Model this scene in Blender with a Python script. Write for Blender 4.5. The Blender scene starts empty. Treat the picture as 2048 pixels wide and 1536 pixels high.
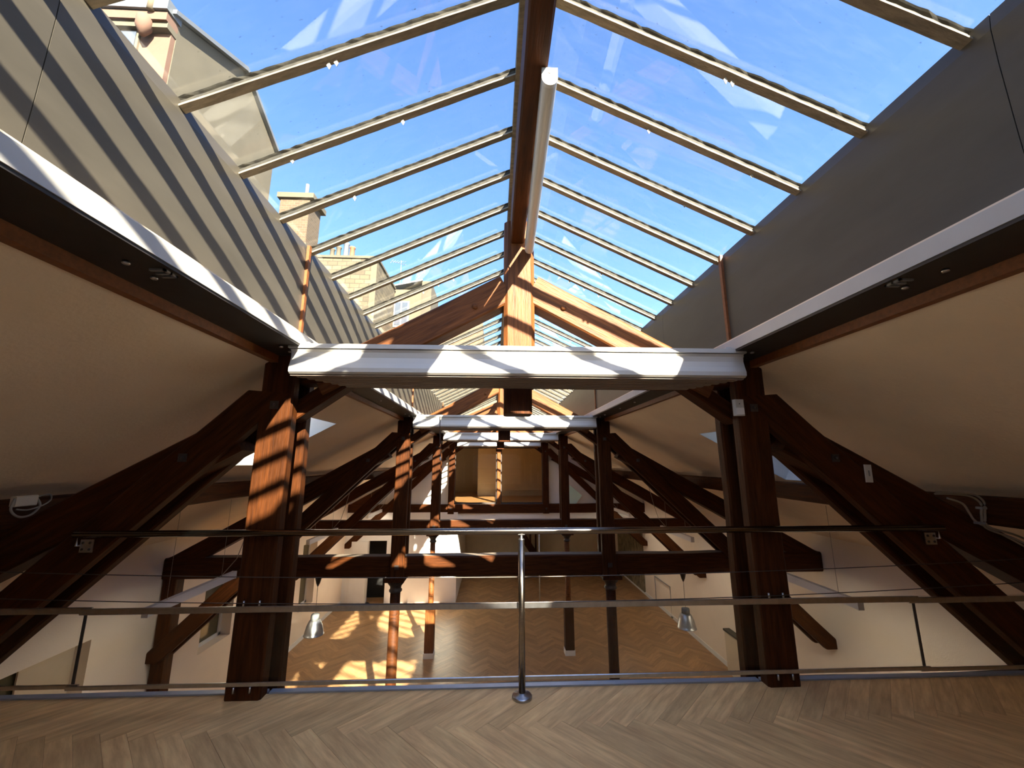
import bpy, math, random
from mathutils import Vector, Matrix
random.seed(7)
R = math.radians
scene = bpy.context.scene
col = scene.collection

# ------------------------------------------------------------------ camera
cd = bpy.data.cameras.new('camera'); cam = bpy.data.objects.new('camera', cd); col.objects.link(cam)
cd.sensor_fit = 'HORIZONTAL'; cd.sensor_width = 36.0; cd.lens = 795.0/2048.0*36.0
cd.clip_start = 0.02; cd.clip_end = 500
cam.location = (-0.19, 0.0, 1.461)
cam.rotation_euler = (R(90+11.1), 0, -R(2.55))
scene.camera = cam

# ------------------------------------------------------------------ sky, sun, exposure
SUN = Vector((-1.0, 2.72, -1.74)).normalized()          # direction the sunlight travels
w = bpy.data.worlds.new('world'); scene.world = w; w.use_nodes = True
nt = w.node_tree; nt.nodes.clear()
sky = nt.nodes.new('ShaderNodeTexSky'); sky.sky_type = 'NISHITA'; sky.sun_disc = False
sky.sun_elevation = R(31); sky.sun_rotation = math.atan2(-SUN.x, -SUN.y)
sky.altitude = 100; sky.air_density = 1.0; sky.dust_density = 0.9; sky.ozone_density = 2.0
hs = nt.nodes.new('ShaderNodeHueSaturation'); hs.inputs['Saturation'].default_value = 1.15; hs.inputs['Hue'].default_value = 0.506
bg = nt.nodes.new('ShaderNodeBackground'); bg.inputs['Strength'].default_value = 0.088
wo = nt.nodes.new('ShaderNodeOutputWorld')
nt.links.new(sky.outputs[0], hs.inputs['Color']); nt.links.new(hs.outputs[0], bg.inputs[0]); nt.links.new(bg.outputs[0], wo.inputs[0])
sl = bpy.data.lights.new('sun', 'SUN'); so = bpy.data.objects.new('sun', sl); col.objects.link(so)
sl.energy = 8.2; sl.angle = R(0.6); sl.color = (1.0, 0.87, 0.67)
so.rotation_euler = SUN.to_track_quat('-Z', 'Y').to_euler(); so.location = (6, -12, 14)
vs = scene.view_settings
vs.view_transform = 'Standard'; vs.look = 'None'; vs.gamma = 1.0; vs.exposure = 2.6; vs.use_curve_mapping = False
scene.cycles.max_bounces = 8; scene.cycles.diffuse_bounces = 5; scene.cycles.glossy_bounces = 3
scene.cycles.transparent_max_bounces = 24
scene.cycles.use_denoising = True; scene.cycles.use_adaptive_sampling = True; scene.cycles.adaptive_threshold = 0.05

# ------------------------------------------------------------------ materials
def N(nt, t, **kw):
    n = nt.nodes.new(t)
    for k, v in kw.items(): setattr(n, k, v)
    return n
def mat(name, c, rough=0.6, metal=0.0, var=0.12, scale=4.0, stretch=(1, 1, 1), bump=0.0, bscale=60, spec=0.5, uv=False, island=0.0, obj=0.0, dark=None, coat=0.0):
    m = bpy.data.materials.new(name); m.use_nodes = True; t = m.node_tree
    b = t.nodes['Principled BSDF']; L = t.links.new
    b.inputs['Roughness'].default_value = rough; b.inputs['Metallic'].default_value = metal
    b.inputs['Specular IOR Level'].default_value = spec; b.inputs['Coat Weight'].default_value = coat
    tc = N(t, 'ShaderNodeTexCoord'); mp = N(t, 'ShaderNodeMapping'); mp.inputs['Scale'].default_value = stretch
    L(tc.outputs['UV' if uv else 'Object'], mp.inputs['Vector'])
    no = N(t, 'ShaderNodeTexNoise'); no.inputs['Scale'].default_value = scale; no.inputs['Detail'].default_value = 7
    no.inputs['Roughness'].default_value = 0.62
    L(mp.outputs[0], no.inputs['Vector'])
    ramp = N(t, 'ShaderNodeValToRGB'); e = ramp.color_ramp.elements
    d = dark or tuple(max(0, x*(1-2*var)) for x in c)
    l = tuple(min(1, x*(1+1.2*var)) for x in c)
    e[0].position = 0.3; e[0].color = (*d, 1); e[1].position = 0.72; e[1].color = (*l, 1)
    L(no.outputs['Fac'], ramp.inputs[0]); out = ramp.outputs[0]
    if island or obj:
        g = N(t, 'ShaderNodeNewGeometry'); oi = N(t, 'ShaderNodeObjectInfo')
        ad = N(t, 'ShaderNodeMath', operation='ADD'); L(g.outputs['Random Per Island'], ad.inputs[0]); L(oi.outputs['Random'], ad.inputs[1])
        fr = N(t, 'ShaderNodeMath', operation='FRACT'); L(ad.outputs[0], fr.inputs[0])
        mr = N(t, 'ShaderNodeMapRange'); k = island or obj
        mr.inputs['To Min'].default_value = 1-k; mr.inputs['To Max'].default_value = 1+k; L(fr.outputs[0], mr.inputs['Value'])
        hv = N(t, 'ShaderNodeHueSaturation'); L(out, hv.inputs['Color']); L(mr.outputs[0], hv.inputs['Value']); out = hv.outputs[0]
    L(out, b.inputs['Base Color'])
    if bump:
        n2 = N(t, 'ShaderNodeTexNoise'); n2.inputs['Scale'].default_value = bscale; n2.inputs['Detail'].default_value = 4
        L(mp.outputs[0], n2.inputs['Vector'])
        bp = N(t, 'ShaderNodeBump'); bp.inputs['Strength'].default_value = bump; bp.inputs['Distance'].default_value = 0.01
        L(n2.outputs['Fac'], bp.inputs['Height']); L(bp.outputs[0], b.inputs['Normal'])
    return m
def glassmat(name, tint, gloss=1.0, dust=0.05, rough=0.01):
    m = bpy.data.materials.new(name); m.use_nodes = True; t = m.node_tree; t.nodes.clear(); L = t.links.new
    o = N(t, 'ShaderNodeOutputMaterial'); tr = N(t, 'ShaderNodeBsdfTransparent'); tr.inputs[0].default_value = (*tint, 1)
    gl = N(t, 'ShaderNodeBsdfGlossy'); gl.inputs['Roughness'].default_value = rough
    lw = N(t, 'ShaderNodeLayerWeight'); lw.inputs['Blend'].default_value = 0.5
    pw = N(t, 'ShaderNodeMath', operation='POWER'); pw.inputs[1].default_value = 5.0; L(lw.outputs['Facing'], pw.inputs[0])
    ml = N(t, 'ShaderNodeMath', operation='MULTIPLY_ADD'); ml.inputs[1].default_value = 0.9*gloss; ml.inputs[2].default_value = 0.03*gloss
    ml.use_clamp = True; L(pw.outputs[0], ml.inputs[0])
    m1 = N(t, 'ShaderNodeMixShader'); L(ml.outputs[0], m1.inputs[0]); L(tr.outputs[0], m1.inputs[1]); L(gl.outputs[0], m1.inputs[2])
    last = m1
    if dust:
        tc = N(t, 'ShaderNodeTexCoord'); mp = N(t, 'ShaderNodeMapping'); mp.inputs['Scale'].default_value = (1.0, 4.0, 1.0)
        L(tc.outputs['Object'], mp.inputs[0])
        no = N(t, 'ShaderNodeTexNoise'); no.inputs['Scale'].default_value = 5.0; no.inputs['Detail'].default_value = 9; no.inputs['Roughness'].default_value = 0.75
        L(mp.outputs[0], no.inputs['Vector'])
        mr = N(t, 'ShaderNodeMapRange'); mr.inputs['From Min'].default_value = 0.45; mr.inputs['From Max'].default_value = 0.8
        mr.inputs['To Max'].default_value = dust; L(no.outputs['Fac'], mr.inputs['Value'])
        df = N(t, 'ShaderNodeBsdfTranslucent'); df.inputs[0].default_value = (0.85, 0.88, 0.9, 1)
        m2 = N(t, 'ShaderNodeMixShader'); L(mr.outputs[0], m2.inputs[0]); L(last.outputs[0], m2.inputs[1]); L(df.outputs[0], m2.inputs[2]); last = m2
        # sparse dark specks of dirt
        n3 = N(t, 'ShaderNodeTexNoise'); n3.inputs['Scale'].default_value = 34; n3.inputs['Detail'].default_value = 3
        L(mp.outputs[0], n3.inputs['Vector'])
        r3 = N(t, 'ShaderNodeMapRange'); r3.inputs['From Min'].default_value = 0.70; r3.inputs['From Max'].default_value = 0.80; r3.inputs['To Max'].default_value = 0.6
        L(n3.outputs['Fac'], r3.inputs['Value'])
        dk = N(t, 'ShaderNodeBsdfDiffuse'); dk.inputs[0].default_value = (0.05, 0.05, 0.05, 1)
        m3 = N(t, 'ShaderNodeMixShader'); L(r3.outputs[0], m3.inputs[0]); L(last.outputs[0], m3.inputs[1]); L(dk.outputs[0], m3.inputs[2]); last = m3
    L(last.outputs[0], o.inputs[0]); return m
def brickmat(name, c1, c2, mortar, scale, bw=0.5, rh=0.25, rot=(0, 0, 0)):
    m = bpy.data.materials.new(name); m.use_nodes = True; t = m.node_tree; b = t.nodes['Principled BSDF']; L = t.links.new
    b.inputs['Roughness'].default_value = 0.9
    tc = N(t, 'ShaderNodeTexCoord'); mp = N(t, 'ShaderNodeMapping'); mp.inputs['Rotation'].default_value = rot
    L(tc.outputs['UV'], mp.inputs[0])
    br = N(t, 'ShaderNodeTexBrick'); br.inputs['Color1'].default_value = (*c1, 1); br.inputs['Color2'].default_value = (*c2, 1); br.inputs['Mortar'].default_value = (*mortar, 1)
    br.inputs['Scale'].default_value = scale; br.inputs['Brick Width'].default_value = bw; br.inputs['Row Height'].default_value = rh; br.inputs['Mortar Size'].default_value = 0.02
    no = N(t, 'ShaderNodeTexNoise'); no.inputs['Scale'].default_value = 3
    mx = N(t, 'ShaderNodeMixRGB', blend_type='LINEAR_LIGHT'); mx.inputs[0].default_value = 0.05
    L(mp.outputs[0], mx.inputs[1]); L(no.outputs['Color'], mx.inputs[2]); L(mx.outputs[0], br.inputs['Vector'])
    L(br.outputs['Color'], b.inputs['Base Color'])
    bp = N(t, 'ShaderNodeBump'); bp.inputs['Strength'].default_value = 0.6; bp.inputs['Distance'].default_value = 0.03
    L(br.outputs['Fac'], bp.inputs['Height']); bp.invert = True; L(bp.outputs[0], b.inputs['Normal'])
    return m

M = {}
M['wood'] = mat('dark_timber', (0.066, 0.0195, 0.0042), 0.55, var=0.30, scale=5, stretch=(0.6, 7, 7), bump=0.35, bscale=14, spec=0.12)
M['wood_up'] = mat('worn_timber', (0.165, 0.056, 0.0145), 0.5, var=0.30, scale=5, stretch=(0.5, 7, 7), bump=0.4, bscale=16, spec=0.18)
M['wood_lip'] = mat('orange_timber_batten', (0.22, 0.07, 0.016), 0.5, var=0.15, scale=6, stretch=(0.4, 6, 6))
def dusty(name, *a, **k):
    m = mat(name, *a, **k); t = m.node_tree; b = t.nodes['Principled BSDF']; L = t.links.new
    src = b.inputs['Base Color'].links[0].from_socket
    g = N(t, 'ShaderNodeNewGeometry'); sp = N(t, 'ShaderNodeSeparateXYZ'); L(g.outputs['True Normal'], sp.inputs[0])
    mr = N(t, 'ShaderNodeMapRange'); mr.inputs['From Min'].default_value = 0.85; mr.inputs['From Max'].default_value = 0.98; mr.inputs['To Max'].default_value = 0.8; L(sp.outputs['Z'], mr.inputs['Value'])
    mx = N(t, 'ShaderNodeMixRGB'); L(mr.outputs[0], mx.inputs[0]); L(src, mx.inputs[1]); mx.inputs[2].default_value = (0.19, 0.165, 0.13, 1); L(mx.outputs[0], b.inputs['Base Color'])
    return m
M['wood_tie'] = dusty('dusty_timber', (0.066, 0.0195, 0.0042), 0.55, var=0.30, scale=5, stretch=(0.6, 7, 7), bump=0.35, bscale=14, spec=0.12)
M['plaster'] = mat('cream_plaster', (0.89, 0.755, 0.585), 0.85, var=0.04, scale=1.3, bump=0.25, bscale=45, spec=0.2)
M['wallp'] = mat('pale_wall_paint', (0.91, 0.80, 0.655), 0.8, var=0.03, scale=1.0, bump=0.15, bscale=60, spec=0.2)
M['white'] = mat('white_paint', (0.84, 0.83, 0.79), 0.6, var=0.02, scale=2)
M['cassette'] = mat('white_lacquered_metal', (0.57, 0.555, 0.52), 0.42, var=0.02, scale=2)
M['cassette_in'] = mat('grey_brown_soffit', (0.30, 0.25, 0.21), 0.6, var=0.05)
M['ledge'] = mat('pale_ledge_paint', (0.52, 0.51, 0.48), 0.5, var=0.04, scale=3)
M['black'] = mat('black_painted_soffit', (0.028, 0.025, 0.024), 0.55, var=0.2, scale=6)
M['panel'] = mat('taupe_panel', (0.084, 0.075, 0.059), 0.42, var=0.10, scale=1.2, stretch=(1, 1, 3), spec=0.35)
M['bar'] = mat('tan_glazing_bar', (0.26, 0.215, 0.145), 0.6, var=0.22, scale=10, stretch=(1, 4, 4), bump=0.3, bscale=40)
M['putty'] = mat('dark_putty', (0.035, 0.032, 0.024), 0.8, var=0.4, scale=16)
M['flake'] = mat('paint_flake', (0.26, 0.25, 0.21), 0.8)
M['steel'] = mat('brushed_steel', (0.34, 0.30, 0.26), 0.20, 1.0, var=0.10, scale=8, stretch=(0.5, 20, 20))
M['steel_l'] = mat('galvanised_steel', (0.56, 0.56, 0.57), 0.30, 1.0, var=0.08, scale=20)
M['profile'] = mat('grey_edge_profile', (0.40, 0.45, 0.52), 0.42, 0.35, var=0.06, scale=6)
M['iron'] = mat('dark_iron', (0.045, 0.034, 0.028), 0.5, var=0.2, scale=20)
M['wire'] = mat('wire_rope', (0.09, 0.075, 0.065), 0.5, 0.6)
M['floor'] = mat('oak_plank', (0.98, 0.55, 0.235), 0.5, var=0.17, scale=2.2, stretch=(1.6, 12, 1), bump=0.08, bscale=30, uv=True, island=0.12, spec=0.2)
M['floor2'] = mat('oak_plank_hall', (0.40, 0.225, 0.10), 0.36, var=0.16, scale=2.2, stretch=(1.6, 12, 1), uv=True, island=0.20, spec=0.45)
M['subfloor'] = mat('floor_joint', (0.36, 0.21, 0.10), 0.8)
M['slab'] = mat('slab_edge', (0.10, 0.08, 0.08), 0.8, var=0.2)
M['plastic'] = mat('white_plastic', (0.58, 0.57, 0.52), 0.4, var=0.01)
def emis(name, c, st):
    m = mat(name, c, 0.5); b = m.node_tree.nodes['Principled BSDF']; b.inputs['Emission Color'].default_value = (1, 0.86, 0.68, 1); b.inputs['Emission Strength'].default_value = st
    return m
M['fill_glow'] = emis('added_fill_diffuser', (0.8, 0.8, 0.78), 8.0)  # emission added under the hanging lamps to fill the hall with light
M['lens'] = mat('milky_lens', (0.50, 0.47, 0.41), 0.35, var=0.03, scale=3)
M['cord'] = mat('pale_cord', (0.34, 0.29, 0.22), 0.7)
M['alu'] = mat('spun_aluminium', (0.55, 0.56, 0.55), 0.38, 0.85, var=0.08, scale=12)
M['grey'] = mat('grey_plastic', (0.25, 0.26, 0.26), 0.5)
M['pane'] = glassmat('roof_glass', (0.96, 0.98, 0.995), 1.1, 0.006)
M['clear'] = glassmat('clear_glass', (0.96, 0.97, 0.96), 0.8, 0.0)
M['partglass'] = glassmat('partition_glass', (0.96, 0.95, 0.91), 1.4, 0.0)
M['olive'] = mat('dark_olive_pane', (0.09, 0.082, 0.045), 0.12, var=0.05, spec=0.6)
M['void'] = mat('painted_doorway_shade', (0.012, 0.011, 0.010), 0.9, var=0.1)  # near-black colour paints the unlit depth of the doorway
M['stonew'] = mat('exposed_stone', (0.27, 0.22, 0.13), 0.9, var=0.35, scale=9, stretch=(1, 1, 0.5), bump=0.8, bscale=12)
M['beige'] = mat('beige_panel', (0.70, 0.59, 0.42), 0.7, var=0.03)
M['mint'] = mat('pale_mint_patch', (0.66, 0.93, 0.86), 0.5, var=0.02)
M['pink'] = mat('pink_render', (0.115, 0.064, 0.044), 0.9, var=0.05, scale=0.6)
M['grender'] = mat('grey_beige_render', (0.078, 0.069, 0.048), 0.9, var=0.08, scale=0.5)
M['creamr'] = mat('cream_render', (0.098, 0.08, 0.053), 0.9, var=0.05, scale=0.4)
M['outwhite'] = mat('white_window_frame', (0.15, 0.15, 0.145), 0.6)
M['zinc'] = mat('zinc_roof', (0.13, 0.145, 0.16), 0.5, 0.3, var=0.06, scale=1)
M['terracotta'] = mat('terracotta', (0.25, 0.085, 0.04), 0.8)
M['brick'] = brickmat('pale_brick', (0.080, 0.056, 0.033), (0.055, 0.039, 0.024), (0.095, 0.078, 0.056), 1.6)
M['rubble'] = brickmat('rubble_stone', (0.112, 0.092, 0.055), (0.056, 0.046, 0.030), (0.045, 0.038, 0.027), 0.8, 0.6, 0.3)
M['wglass'] = mat('window_glass', (0.06, 0.075, 0.10), 0.1, var=0.05)

# ------------------------------------------------------------------ helpers
def tag(o, label=None, cat=None, group=None, kind=None):
    if label: o['label'] = label
    if cat: o['category'] = cat
    if group: o['group'] = group
    if kind: o['kind'] = kind
    return o
def link(o, parent=None):
    col.objects.link(o)
    if parent is not None:
        o.parent = parent; o.matrix_parent_inverse = Matrix.Translation(-parent.location)
    return o
def thing(name, label, cat, loc=(0, 0, 0), group=None, kind=None):
    o = bpy.data.objects.new(name, None); o.location = loc; o.empty_display_size = 0.1; col.objects.link(o)
    return tag(o, label, cat, group, kind)
def mesh(name, v, f, m, parent=None, smooth=False, M4=None):
    me = bpy.data.meshes.new(name); me.from_pydata([tuple(p) for p in v], [], f); me.materials.append(m)
    if smooth: me.polygons.foreach_set('use_smooth', [True]*len(me.polygons))
    me.update()
    o = bpy.data.objects.new(name, me)
    if M4 is not None: o.matrix_basis = M4
    return link(o, parent)
def boxvf(x0, x1, y0, y1, z0, z1):
    return ([(x0, y0, z0), (x1, y0, z0), (x1, y1, z0), (x0, y1, z0), (x0, y0, z1), (x1, y0, z1), (x1, y1, z1), (x0, y1, z1)],
            [(0, 3, 2, 1), (4, 5, 6, 7), (0, 1, 5, 4), (1, 2, 6, 5), (2, 3, 7, 6), (3, 0, 4, 7)])
def box(name, x0, x1, y0, y1, z0, z1, m, parent=None, c=0.0):
    """box with its own origin at its centre and optional chamfered long edges"""
    cx, cy, cz = (x0+x1)/2, (y0+y1)/2, (z0+z1)/2
    if c:
        d = (x1-x0, y1-y0, z1-z0); a = max(range(3), key=lambda i: d[i])
        p0 = [cx, cy, cz]; p1 = [cx, cy, cz]; p0[a] -= d[a]/2; p1[a] += d[a]/2
        if a == 2: return beam(name, p0, p1, d[1], d[0], m, parent, up=(1, 0, 0), c=c, jit=0)
        if a == 1: return beam(name, p0, p1, d[0], d[2], m, parent, c=c, jit=0)
        return beam(name, p0, p1, d[1], d[2], m, parent, c=c, jit=0)
    v, f = boxvf(x0-cx, x1-cx, y0-cy, y1-cy, z0-cz, z1-cz)
    return mesh(name, v, f, m, parent, M4=Matrix.Translation((cx, cy, cz)))
def frame_m(p0, p1, up):
    p0, p1 = Vector(p0), Vector(p1); x = (p1-p0).normalized(); u = Vector(up)
    y = u.cross(x).normalized(); z = x.cross(y)
    m = Matrix((x, y, z)).transposed().to_4x4(); m.translation = p0
    return m, (p1-p0).length
def beam(name, p0, p1, w, h, m, parent=None, up=(0, 0, 1), c=0.008, seg=0, jit=0.0, cut0=0.0, cut1=0.0):
    """timber: local X along p0-p1, width w across, depth h towards up; chamfered arrises; cut0/cut1 shear the ends"""
    mm, L = frame_m(p0, p1, up)
    a, b = w/2, h/2
    sec = [(-a+c, -b), (a-c, -b), (a, -b+c), (a, b-c), (a-c, b), (-a+c, b), (-a, b-c), (-a, -b+c)]
    n = seg if seg else max(1, int(L/0.45)) if jit else 1
    v = []; rnd = random.Random(hash(name) % 999 + int(L*1000))
    for i in range(n+1):
        dy, dz = (rnd.uniform(-jit, jit), rnd.uniform(-jit, jit)) if 0 < i < n else (0, 0)
        k = 1 + (rnd.uniform(-jit, jit)/h if 0 < i < n else 0)
        for (y, z) in sec:
            x = L*i/n
            if i == 0: x += cut0*z
            if i == n: x += cut1*z
            v.append((x, y*k+dy, z*k+dz))
    f = [tuple(range(7, -1, -1)), tuple(n*8+j for j in range(8))]
    for i in range(n):
        for j in range(8):
            q = (j+1) % 8; f.append((i*8+j, i*8+q, i*8+8+q, i*8+8+j))
    return mesh(name, v, f, m, parent, M4=mm)
def tube(name, pts, r, m, parent=None, n=8, caps=True):
    pts = [Vector(p) for p in pts]; o0 = pts[0].copy(); v = []; f = []; rr = r if isinstance(r, (list, tuple)) else [r]*len(pts)
    d0 = (pts[1]-pts[0]).normalized(); ref = Vector((0, 0, 1)) if abs(d0.z) < 0.9 else Vector((1, 0, 0))
    for i, p in enumerate(pts):
        d = (pts[min(i+1, len(pts)-1)]-pts[max(i-1, 0)]).normalized()
        a = d.cross(ref).normalized(); b = a.cross(d).normalized()
        for k in range(n):
            t = 2*math.pi*k/n; v.append(p-o0+(a*math.cos(t)+b*math.sin(t))*rr[i])
    for i in range(len(pts)-1):
        for k in range(n):
            q = (k+1) % n; f.append((i*n+k, i*n+q, i*n+n+q, i*n+n+k))
    if caps: f += [tuple(range(n-1, -1, -1)), tuple((len(pts)-1)*n+k for k in range(n))]
    return mesh(name, v, f, m, parent, smooth=n > 6, M4=Matrix.Translation(o0))
def lathe(name, prof, m, loc, parent=None, n=24, smooth=True):
    v = []; f = []
    for (r, z) in prof:
        for k in range(n):
            t = 2*math.pi*k/n; v.append((r*math.cos(t), r*math.sin(t), z))
    for i in range(len(prof)-1):
        for k in range(n):
            q = (k+1) % n; f.append((i*n+k, i*n+q, i*n+n+q, i*n+n+k))
    f += [tuple(range(n-1, -1, -1)), tuple((len(prof)-1)*n+k for k in range(n))]
    return mesh(name, v, f, m, parent, smooth, Matrix.Translation(loc))
def extrude_x(name, prof, x0, x1, m, parent=None, loc=(0, 0, 0)):
    """closed (y,z) profile, counter-clockwise seen from +X, swept along X"""
    n = len(prof); v = [(x0, y, z) for y, z in prof]+[(x1, y, z) for y, z in prof]
    f = [tuple(range(n-1, -1, -1)), tuple(range(n, 2*n))]+[(i, (i+1) % n, n+(i+1) % n, n+i) for i in range(n)]
    return mesh(name, v, f, m, parent, M4=Matrix.Translation(loc))
def sheet(name, o, u, v, U, V, holes, depth, m, parent=None, inward=None):
    """flat wall or ceiling U x V from o along u,v with rectangular holes (u0,u1,v0,v1) and reveals pushed along 'inward'"""
    o, u, v = Vector(o), Vector(u).normalized(), Vector(v).normalized(); d = Vector(inward).normalized()*depth
    us = sorted({0, U, *[h[0] for h in holes], *[h[1] for h in holes]}); vv = sorted({0, V, *[h[2] for h in holes], *[h[3] for h in holes]})
    vs_, fs = [], []
    def quad(a, b, c, e):
        k = len(vs_); vs_.extend([a, b, c, e]); fs.append((k, k+1, k+2, k+3))
    P = lambda a, b: u*a+v*b
    for i in range(len(us)-1):
        for j in range(len(vv)-1):
            a, b, c, e = us[i], us[i+1], vv[j], vv[j+1]; mu, mv = (a+b)/2, (c+e)/2
            if any(h[0] < mu < h[1] and h[2] < mv < h[3] for h in holes): continue
            quad(P(a, c), P(b, c), P(b, e), P(a, e))
            quad(P(a, c)+d, P(a, e)+d, P(b, e)+d, P(b, c)+d)
    for (a, b, c, e) in holes:
        for s, t in (((a, c), (b, c)), ((b, c), (b, e)), ((b, e), (a, e)), ((a, e), (a, c))):
            quad(P(*s), P(*t), P(*t)+d, P(*s)+d)
    for s, t in (((0, 0), (U, 0)), ((U, 0), (U, V)), ((U, V), (0, V)), ((0, V), (0, 0))):
        quad(P(*s), P(*s)+d, P(*t)+d, P(*t))
    return mesh(name, vs_, fs, m, parent, M4=Matrix.Translation(o))
def merge(name, parts, m, parent=None):
    v, f = [], []
    for pv, pf in parts:
        k = len(v); v += pv; f += [tuple(i+k for i in q) for q in pf]
    return mesh(name, v, f, m, parent)
def uvbox(o):
    """box-projected UV in metres, for outdoor masonry"""
    me = o.data; uv = me.uv_layers.new(name='UVMap')
    for p in me.polygons:
        n = p.normal
        for li in p.loop_indices:
            c = me.vertices[me.loops[li].vertex_index].co
            uv.data[li].uv = (c.y, c.z) if abs(n.x) > abs(n.y) and abs(n.x) > abs(n.z) else (c.x, c.z) if abs(n.y) > abs(n.z) else (c.x, c.y)
    return o

# ------------------------------------------------------------------ dimensions
YN, YF = -1.50, 21.0            # inside of end walls
XW = 5.46                       # side walls
ZL = -3.36                      # hall floor
YT = [3.05+4.1*k for k in range(4)]   # truss centre planes
YG = 3.05+4.1*3+0.12          # the glass roof ends at the last truss
EX, EZ = 1.66, 3.13             # skylight eaves
RZ = 3.93                       # skylight ridge
CZ = lambda x: 2.22-0.54*(x-1.75)   # sloping ceilings
ZT = -0.06                      # top of tie beams

# ================================================================== STRUCTURE
def clip(poly, x0, x1, y0, y1):
    for ax, lim, s in ((0, x0, 1), (0, x1, -1), (1, y0, 1), (1, y1, -1)):
        out = []
        for i in range(len(poly)):
            a, b = poly[i-1], poly[i]; ia, ib = s*(a[ax]-lim) >= 0, s*(b[ax]-lim) >= 0
            if ia != ib:
                t = (lim-a[ax])/(b[ax]-a[ax]); out.append((a[0]+t*(b[0]-a[0]), a[1]+t*(b[1]-a[1])))
            if ib: out.append(b)
        poly = out
        if not poly: return []
    return poly
def herringbone(x0, x1, y0, y1, L, w_, ang, off):
    """planks (corner list, origin, along, across) covering a rectangle"""
    ca, sa = math.cos(ang), math.sin(ang); res = []; g = 0.0005
    def rot(p): return (off[0]+p[0]*ca-p[1]*sa, off[1]+p[0]*sa+p[1]*ca)
    nmax = int(((x1-x0)+(y1-y0))/w_)+10; mmax = int(((x1-x0)+(y1-y0))/L)+6
    for i in range(-nmax, nmax):
        for j in range(-mmax, mmax):
            bx, by = i*w_+j*L, i*w_-j*L
            for (a, b, c, d, hor) in ((bx, bx+L, by, by+w_, True), (bx+L, bx+L+w_, by+w_-L, by+w_, False)):
                ctr = rot(((a+b)/2, (c+d)/2))
                if not (x0-L < ctr[0] < x1+L and y0-L < ctr[1] < y1+L): continue
                pl = [rot(q) for q in ((a+g, c+g), (b-g, c+g), (b-g, d-g), (a+g, d-g))]
                cl = clip(pl, x0, x1, y0, y1)
                if len(cl) >= 3: res.append((cl, ctr, (ca, sa) if hor else (-sa, ca)))
    return res
def plank_vf(cl, ctr, z0, z1):
    n = len(cl); v = [(x-ctr[0], y-ctr[1], z0) for x, y in cl]+[(x-ctr[0], y-ctr[1], z1) for x, y in cl]
    f = [tuple(range(n, 2*n))]+[(i, (i+1) % n, n+(i+1) % n, n+i) for i in range(n)]
    return v, f
def add_uv(me, frames):
    uv = me.uv_layers.new(name='UVMap'); data = uv.data
    for p in me.polygons:
        (cx, cy), (dx, dy), (ox, oy) = frames(p.index)
        for li in p.loop_indices:
            c = me.vertices[me.loops[li].vertex_index].co; x, y = c.x-cx, c.y-cy
            data[li].uv = (x*dx+y*dy+ox, -x*dy+y*dx+oy)
def lay(parent, planks, zt, th, m, single):
    rnd = random.Random(3)
    for cl, ctr, d in planks[:single]:
        v, f = plank_vf(cl, ctr, -th, 0); o = mesh('plank', v, f, m, parent, M4=Matrix.Translation((ctr[0], ctr[1], zt+rnd.uniform(-0.0006, 0.0006))))
        off = (rnd.uniform(0, 50), rnd.uniform(0, 50)); add_uv(o.data, lambda i: ((0, 0), d, off))
    rest = planks[single:]
    if rest:
        V, F, own = [], [], []
        for q, (cl, ctr, d) in enumerate(rest):
            dz = rnd.uniform(-0.0006, 0.0006)
            v, f = plank_vf(cl, (0, 0), zt-th+dz, zt+dz); k = len(V); V += v; F += [tuple(i+k for i in g) for g in f]
            own += [(ctr, d, (rnd.uniform(0, 50), rnd.uniform(0, 50)))]*len(f)
        o = mesh('plank_field', V, F, m, parent); o['kind'] = 'stuff'
        add_uv(o.data, lambda i: own[i])

YE = 2.955                      # edge of the mezzanine
# mezzanine floor
fm = tag(box('floor_mezzanine', -XW, XW, YN, YE, -0.30, -0.013, M['subfloor']), 'oak herringbone floor of the near mezzanine', 'floor', kind='structure')
pl = herringbone(-XW, XW, YN, YE, 0.60, 0.10, R(-45), (0.0, 2.53))
pl.sort(key=lambda p: (p[1][1] < 1.75 or abs(p[1][0]) > 4.2, (p[1][0]+0.19)**2+p[1][1]**2))
nv = sum(1 for p in pl if p[1][1] >= 1.75 and abs(p[1][0]) <= 4.2)
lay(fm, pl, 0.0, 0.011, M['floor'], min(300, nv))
# hall floor
fl = tag(box('floor', -XW, XW, YN, YF, ZL-0.2, ZL-0.013, M['subfloor']), 'oak herringbone floor of the long hall below', 'floor', kind='structure')
pl = herringbone(-XW, XW, 6.8, YF, 0.62, 0.105, R(45), (0.2, 12.0))
pl.sort(key=lambda p: (p[1][0]+0.19)**2+p[1][1]**2 if p[1][1] > 8.3 else 1e6)
lay(fl, pl, ZL, 0.011, M['floor2'], 300)

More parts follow.
